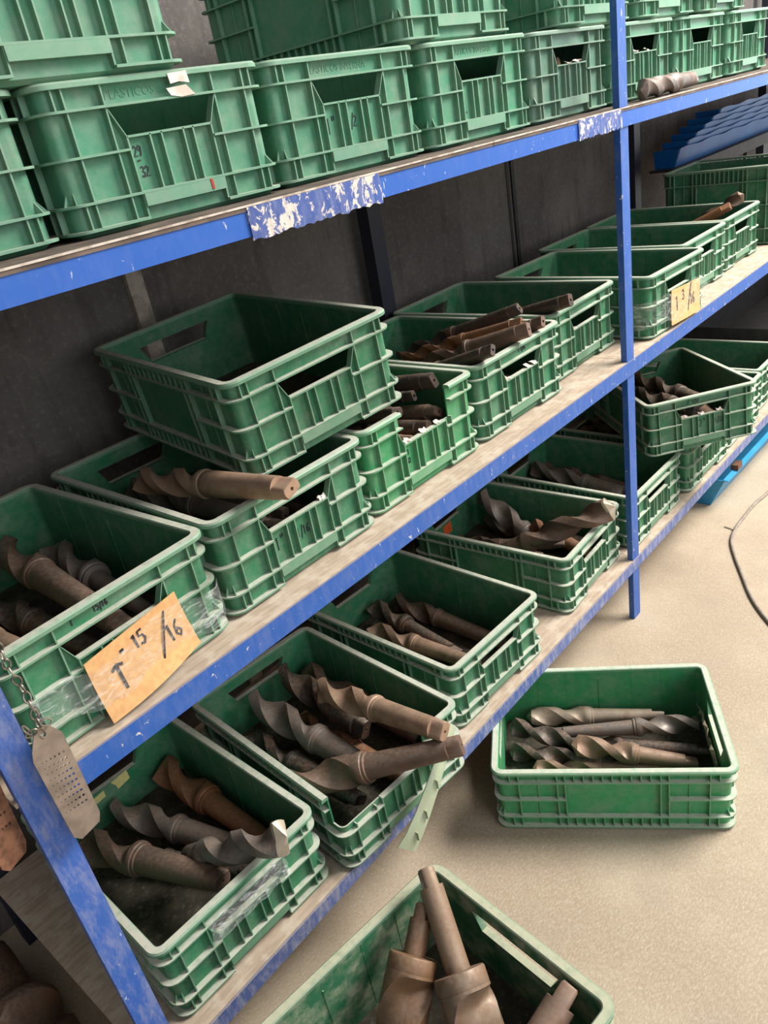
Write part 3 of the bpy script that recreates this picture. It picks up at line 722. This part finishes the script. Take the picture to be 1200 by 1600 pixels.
# paper scraps and paint marks on crates
def scrap(cr, name, mat, pts, y=.0134, th=.0006):
    mb = MB(); n_ = len(pts); mb.add([(x, y, z) for x, z in pts]+[(x, y-th-.0012*math.sin(i*2.1)**2, z) for i, (x, z) in enumerate(pts)], [tuple(range(n_)), tuple(reversed(range(n_, 2*n_)))]+[(i, (i+1) % n_, n_+(i+1) % n_, n_+i) for i in range(n_)])
    return mb.build(name, mat, cr)
scrap(T[1], 'torn_label', 'label', [(.215, .1905), (.248, .192), (.250, .176), (.232, .179), (.216, .177)], -.0005)
scrap(T[1], 'torn_label', 'label', [(.208, .172), (.243, .174), (.256, .1605), (.232, .159), (.213, .1625)], .0005)
scrap(T[1], 'red_mark', 'redink', [(.2455, .043), (.2495, .0425), (.2500, .0275), (.2465, .028)], .0006)
def back_scrap(cr, name, mat, pts):       # on the inside of the back wall
    mb = MB(); n_ = len(pts); y = L-.0178
    mb.add([(x, y, z) for x, z in pts]+[(x, y-.0008, z) for x, z in pts], [tuple(range(n_)), tuple(reversed(range(n_, 2*n_)))]+[(i, (i+1) % n_, n_+(i+1) % n_, n_+i) for i in range(n_)])
    return mb.build(name, mat, cr)
back_scrap(cE, 'yellow_scrap', 'yellow', [(.205, .118), (.25, .122), (.25, .095), (.215, .088), (.214, .101)])
back_scrap(cE, 'yellow_scrap', 'yellow', [(.150, .108), (.183, .112), (.182, .094), (.152, .090)])
back_scrap(cH, 'orange_sticker', 'orange', [(.165, .112), (.215, .115), (.217, .072), (.17, .075)])
back_scrap(cH, 'white_scrap', 'label', [(.13, .075), (.168, .092), (.17, .068), (.14, .058)])

# cardboard cards under clear tape
def card(cr, pts, txts, bulge=.012):
    # pts: 4 local (x,z) corners TL TR BR BL on the front face
    mb = MB(); NX, NZ = 8, 6; G1, G2 = [], []
    x0, x1 = pts[0][0], pts[1][0]
    def cy(x, z):
        u = min(1, max(0, (x-x0)/(x1-x0))); zt_ = pts[0][1]*(1-u)+pts[1][1]*u; zb_ = pts[3][1]*(1-u)+pts[2][1]*u
        v = min(1, max(0, (zt_-z)/(zt_-zb_))); return -.004-bulge*v*v*(.4+.6*math.sin(u*2.4+.4))
    for j in range(NZ+1):
        for i in range(NX+1):
            u, v = i/NX, j/NZ
            x = (pts[0][0]*(1-u)+pts[1][0]*u)*(1-v)+(pts[3][0]*(1-u)+pts[2][0]*u)*v
            z = (pts[0][1]*(1-u)+pts[1][1]*u)*(1-v)+(pts[3][1]*(1-u)+pts[2][1]*u)*v
            y = cy(x, z); G1.append((x, y, z)); G2.append((x, y-.0015, z))
    k = len(G1); f = []
    for j in range(NZ):
        for i in range(NX):
            a = j*(NX+1)+i; f += [(a, a+1, a+NX+2, a+NX+1), (k+a, k+a+NX+1, k+a+NX+2, k+a+1)]
    for i in range(NX): f += [(i, k+i, k+i+1, i+1), (NZ*(NX+1)+i, NZ*(NX+1)+i+1, k+NZ*(NX+1)+i+1, k+NZ*(NX+1)+i)]
    for j in range(NZ): a, b = j*(NX+1), (j+1)*(NX+1); f += [(a, b, k+b, k+a), (a+NX, k+a+NX, k+b+NX, b+NX)]
    mb.add(G1+G2, f); c = mb.build('cardboard_card', 'card', cr, 60); c['label'] = 'tan cardboard card with marker numbers'
    mb = MB()
    for t, x, z, h, r, pen in txts: strokes(mb, t, face_frame(x, z, 0, r), h, pen=pen)
    mb.v = [(x, cy(x, z)-.0019+y, z) for x, y, z in mb.v]
    mb.build('marker_numbers', 'ink', c)
card(cI, [(.1237, .1130), (.3018, .1334), (.3102, .0300), (.1253, .004)], [('T', .158, .040, .042, .05, .0052), ('"', .180, .080, .018, 0, .0042), ('15', .205, .085, .024, .1, .0036), ('/', .238, .062, .048, -.25, .0036), ('16', .262, .060, .029, .1, .0036)], .024)
card(cM, [(.1286, .1237), (.3371, .1126), (.3305, .010), (.1189, .0159)], [('1', .150, .052, .046, 0, .0063), ('3', .200, .076, .030, .0, .005), ('/', .232, .052, .056, -.2, .005), ('16', .256, .046, .034, 0, .005)], .008)
def crumple(cr, name, mat, x0, x1, y0, y1, z0, z1, nx=10, nz=5, jit=.004):
    mb = MB(); V = []; F = []
    for i in range(nx+1):
        for j in range(nz+1):
            t = j/nz; V.append((x0+(x1-x0)*i/nx+random.uniform(-jit, jit)*.6, y0+(y1-y0)*t+random.uniform(-jit, jit), z0+(z1-z0)*t+random.uniform(-jit, jit)))
    k = len(V); V += [(x, y+.0007, z) for x, y, z in V]
    for i in range(nx):
        for j in range(nz): a = i*(nz+1)+j; F += [(a, a+nz+1, a+nz+2, a+1), (k+a, k+a+1, k+a+nz+2, k+a+nz+1)]
    mb.add(V, F); return mb.build(name, mat, cr)
crumple(cC, 'torn_wrap', 'bright', .11, .30, .022, .036, .07, .135, 12, 5, .006)
crumple(cE, 'clear_tape', 'tape', .110, .300, -.003, .002, .112, .168, 12, 4, .003)
crumple(cB, 'paper_scrap', 'label', .255, .275, .006, .014, .1215, .128, 4, 2, .002)
for cr, xs in ((cK, (.135, .235, .262)), (cL, (.135,)), (cJ, (.14, .2, .25)), (T[4], (.19, .24)), (T[5], (.15, .22)), (cO, (.14, .2, .26))):
    for x in xs: crumple(cr, 'paper_scrap', 'label', x-.010, x+.010, .004, .018, .1215, .1265, 3, 2, .003)
def tape(cr, z0, z1, x0, x1, off=.006, wrapL=True, wrapR=True):
    mb = MB(); path = []
    if wrapL: path += [(-.004, .10), (-.004, .06), (-.003, .03), (.008, .006)]
    N = 18
    for i in range(N+1): path.append((x0+(x1-x0)*i/N, -off-.002*math.sin(i*1.7)))
    if wrapR: path += [(W-.008, .0063), (W+.003, .03), (W+.004, .06), (W+.004, .10)]
    NZ = 6; V = []; F = []
    for (x, y) in path:
        for j in range(NZ+1):
            t = j/NZ; jit = random.uniform(-.0022, .0022)
            V.append((x+jit*.5, y+jit, z0+(z1-z0)*t+random.uniform(-.002, .002)+(.012*math.sin(x*30) if j in (0, NZ) else 0)))
    for i in range(len(path)-1):
        for j in range(NZ): a = i*(NZ+1)+j; F.append((a, a+NZ+1, a+NZ+2, a+1))
    mb.add(V, F); o = mb.build('clear_tape', 'tape', cr, 60); o['label'] = 'clear wrinkled packing tape'; return o
tape(cI, .044, .114, .03, .37, .0072+.013, False); tape(cM, .035, .120, .03, .37, .016)

# ------------------------------------------------------------------ hanging tags and chain
def plate(name, outline, holes, th):
    """flat plate in the local xz plane with real drilled holes"""
    bm = bmesh.new(); edges = []
    def loop(pts):
        vs = [bm.verts.new((x, 0, z)) for x, z in pts]; return [bm.edges.new((vs[i], vs[(i+1) % len(vs)])) for i in range(len(vs))]
    edges += loop(outline)
    for x, z, r in holes: edges += loop([(x+r*math.cos(a*math.pi/4), z+r*math.sin(a*math.pi/4)) for a in range(8)])
    bmesh.ops.triangle_fill(bm, use_beauty=True, use_dissolve=False, edges=edges)
    geom = bmesh.ops.extrude_face_region(bm, geom=bm.faces[:])
    bmesh.ops.translate(bm, verts=[v for v in geom['geom'] if isinstance(v, bmesh.types.BMVert)], vec=(0, th, 0))
    bmesh.ops.recalc_face_normals(bm, faces=bm.faces)
    me = bpy.data.meshes.new(name); bm.to_mesh(me); bm.free(); return me
holes = []
for c in range(6):
    for r in range(10): holes.append((-.0165+c*.0062, -.050-r*.0105-c*.0012, .0008+.00030*c))
holes.append((0, -.012, .003))
ol = [(-.008, 0), (.006, 0), (.012, -.004), (.025, -.028), (.025, -.185), (.019, -.199), (-.013, -.202), (-.022, -.190), (-.026, -.040), (-.022, -.026)]
me = plate('tag_plate', ol, holes, .0018); me.materials.append(M['tagmetal'])
tg = empty('perforated_metal_tag', (.079, -.032, 1.022), (0, 0, .10)); tag(tg, 'dull metal gauge plate with rows of holes hanging on the chain', 'metal plate')
put('plate', me, tg)
me = plate('tag_plate_side', ol, [h for i, h in enumerate(holes) if i % 2 == 0], .0022); me.materials.append(M['rust'])
tg2 = empty('rusty_metal_tag', (-.005, .006, 1.03), (.0, .05, .35)); tag(tg2, 'rusty pitted metal plate hanging left of the rack end post', 'metal plate')
put('plate', me, tg2)
ch = empty('chain', (.079, -.032, 1.02)); tag(ch, 'short steel link chain hanging beside the rack end post', 'chain')
def link_mesh(a=.0085, b=.005, r=.0014):
    mb = MB(); pts = []; N = 14; rings = []
    for i in range(N):
        t = 2*math.pi*i/N; c = Vector((b*math.cos(t), 0, a*math.sin(t))); d = Vector((math.cos(t), 0, math.sin(t)))
        rings.append([c+d*r*math.cos(q*math.pi/3)+Vector((0, 1, 0))*r*math.sin(q*math.pi/3) for q in range(6)])
    k = 0
    for i in range(N):
        mb.v += [tuple(v) for v in rings[i]]
    for i in range(N):
        for q in range(6):
            j = (i+1) % N; mb.f.append((i*6+q, j*6+q, j*6+(q+1) % 6, i*6+(q+1) % 6))
    return mb.mesh('chain_link', 'chain', 60)
lm = link_mesh()
for i in range(38):
    o = put('link', lm, ch); t = i*.0142; o.location = (.004*math.sin(i*.4)*(i < 8), .008*min(1, i/6)+.001*math.sin(i), t-.006); o.rotation_euler = (random.uniform(-.2, .2), random.uniform(-.25, .25), (i % 2)*1.57+random.uniform(-.3, .3))
for k2, (dx, dz) in enumerate(((-.012, .004), (.010, .0063), (-.016, .012))):
    o = put('link', lm, ch); o.location = (dx, -.003, dz); o.rotation_euler = (.4, 1.2+k2, .5*k2)

# ------------------------------------------------------------------ blue things at the right
tr_ = empty('blue_trough', (2.79, .067, 0)); tag(tr_, 'light blue sheet metal trough on the floor at the right', 'trough')
mb = MB(); bt = .004
def wallq(p0, p1, p2, p3, nrm):
    n_ = Vector(nrm).normalized()*bt; P = [Vector(q)-Vector((2.79, .067, 0)) for q in (p0, p1, p2, p3)]; mb.hexa([*P, *[q+n_ for q in P]])
wallq((2.79, .067, .001), (3.8, .050, .001), (3.8, .45, .001), (2.79, .45, .001), (0, 0, 1)); mb.build('bottom', 'bigblue', tr_)
mb = MB(); wallq((2.79, .067, .001), (3.8, .050, .001), (3.8, -.005, .130), (2.775, .008, .130), (0, .9, .3)); mb.build('front_wall', 'bigblue', tr_)
mb = MB(); wallq((2.79, .45, .001), (3.8, .45, .001), (3.8, .50, .130), (2.775, .50, .130), (0, -.9, .3)); mb.build('back_wall', 'bigblue', tr_)
mb = MB(); wallq((2.79, .067, .001), (2.79, .45, .001), (2.775, .50, .130), (2.775, .008, .130), (1, 0, .3)); mb.build('end_wall', 'bigblue', tr_)
mb = MB(); wallq((2.77, -.008, .130), (3.8, -.021, .130), (3.8, -.001, .133), (2.77, .012, .133), (0, 0, 1)); mb.build('folded_lip', 'bigblue', tr_)
mb = MB(); mb.hexa([(0, 0, 0), (.05, 0, 0), (.055, .03, 0), (0, .03, 0), (.004, .002, .022), (.046, 0, .026), (.05, .028, .022), (.002, .03, .020)])
wd = mb.build('wood_chunk', 'wood'); wd.location = (2.87, -.012, .1375); tag(wd, 'small brown wood chunk on the lip of the blue trough', 'wood')
for i in range(6):
    x0 = 3.70+i*.10; z0 = 1.2257+i*.0225; y0, y1 = .600, .69
    t_ = empty('blue_tray', (x0, y0, z0))
    tag(t_, ['lowest', 'second lowest', 'third lowest', 'third highest', 'second highest', 'topmost'][i]+' bright blue nested tray at the far right ledge', 'tray', 'nested blue trays')
    mb = MB(); N = 24; LX = 1.5
    top = []
    mb.box(0, LX, 0, y1-y0, 0, .004); mb.build('tray_bottom', 'bluetray', t_)
    mb = MB(); rings = []
    for k in range(N+1):
        x = LX*k/N; w_ = 0.0; rings.append([(x, -.002+w_*.3, .002), (x, -.030+w_, .080+.004*math.sin(k*1.3)), (x, -.034+w_, .080+.004*math.sin(k*1.3)), (x, -.006+w_*.3, .002)])
    mb.loft(rings); mb.build('tray_front', 'bluetray', t_, 40)
    mb = MB(); mb.hexa([(0, -.004, .0), (.004, -.004, 0), (.004, y1-y0, 0), (0, y1-y0, 0), (-.012, -.032, .080), (-.008, -.032, .080), (-.008, y1-y0, .080), (-.012, y1-y0, .080)]); mb.build('tray_end', 'bluetray', t_)

# ------------------------------------------------------------------ cable and floor bits
def smooth_path(P, n=8):
    P = [Vector(q) for q in P]; out = []
    for i in range(len(P)-1):
        a, b, c, d = P[max(i-1, 0)], P[i], P[i+1], P[min(i+2, len(P)-1)]
        for k in range(n):
            t = k/n; out.append(.5*((2*b)+(c-a)*t+(2*a-5*b+4*c-d)*t*t+(3*b-a-3*c+d)*t**3))
    out.append(P[-1]); return out
cp = [(3.6, -.13, .0063), (3.067, -.112, .0063), (2.857, -.089, .0063), (2.749, -.087, .0063), (2.636, -.089, .0063), (2.536, -.107, .0063), (2.438, -.153, .0063), (2.316, -.222, .0063), (2.195, -.294, .0063), (2.093, -.377, .0063), (2.02, -.457, .0063), (1.9, -.62, .006)]
mb = MB(); mb.tube(smooth_path(cp), .006, 8); tag(mb.build('cable', 'cable', None, 60), 'grey cable curving over the concrete floor at the right', 'cable')
mb = MB(); mb.tube([(2.635, -.045, .003), (2.628, -.07, .004), (2.621, -.085, .003)], .0022, 6); tag(mb.build('wire_scrap', 'cable', None, 60), 'short wire scrap on the floor beside the cable', 'wire')

# ------------------------------------------------------------------ dark bin past the last crate
bn = empty('metal_bin', (3.70, .10, ZB)); tag(bn, 'dark grey metal bin with pale rim beyond the last bottom shelf crate', 'bin')
mb = MB(); mb.box(0, 1.75, 0, .50, .0005, .004); mb.build('bin_bottom', 'darkmetal', bn)
for x0, x1, y0, y1 in ((0, 1.75, 0, .003), (0, 1.75, .497, .50), (0, .003, .003, .497), (1.747, 1.75, .003, .497)):
    mb = MB(); mb.box(x0, x1, y0, y1, .004, .24); mb.build('bin_wall', 'darkmetal', bn)
for y0 in (-.008, .488):
    mb = MB(); mb.box(-.008, 1.758, y0, y0+.02, .2405, .248); mb.build('bin_rim', 'strip', bn)
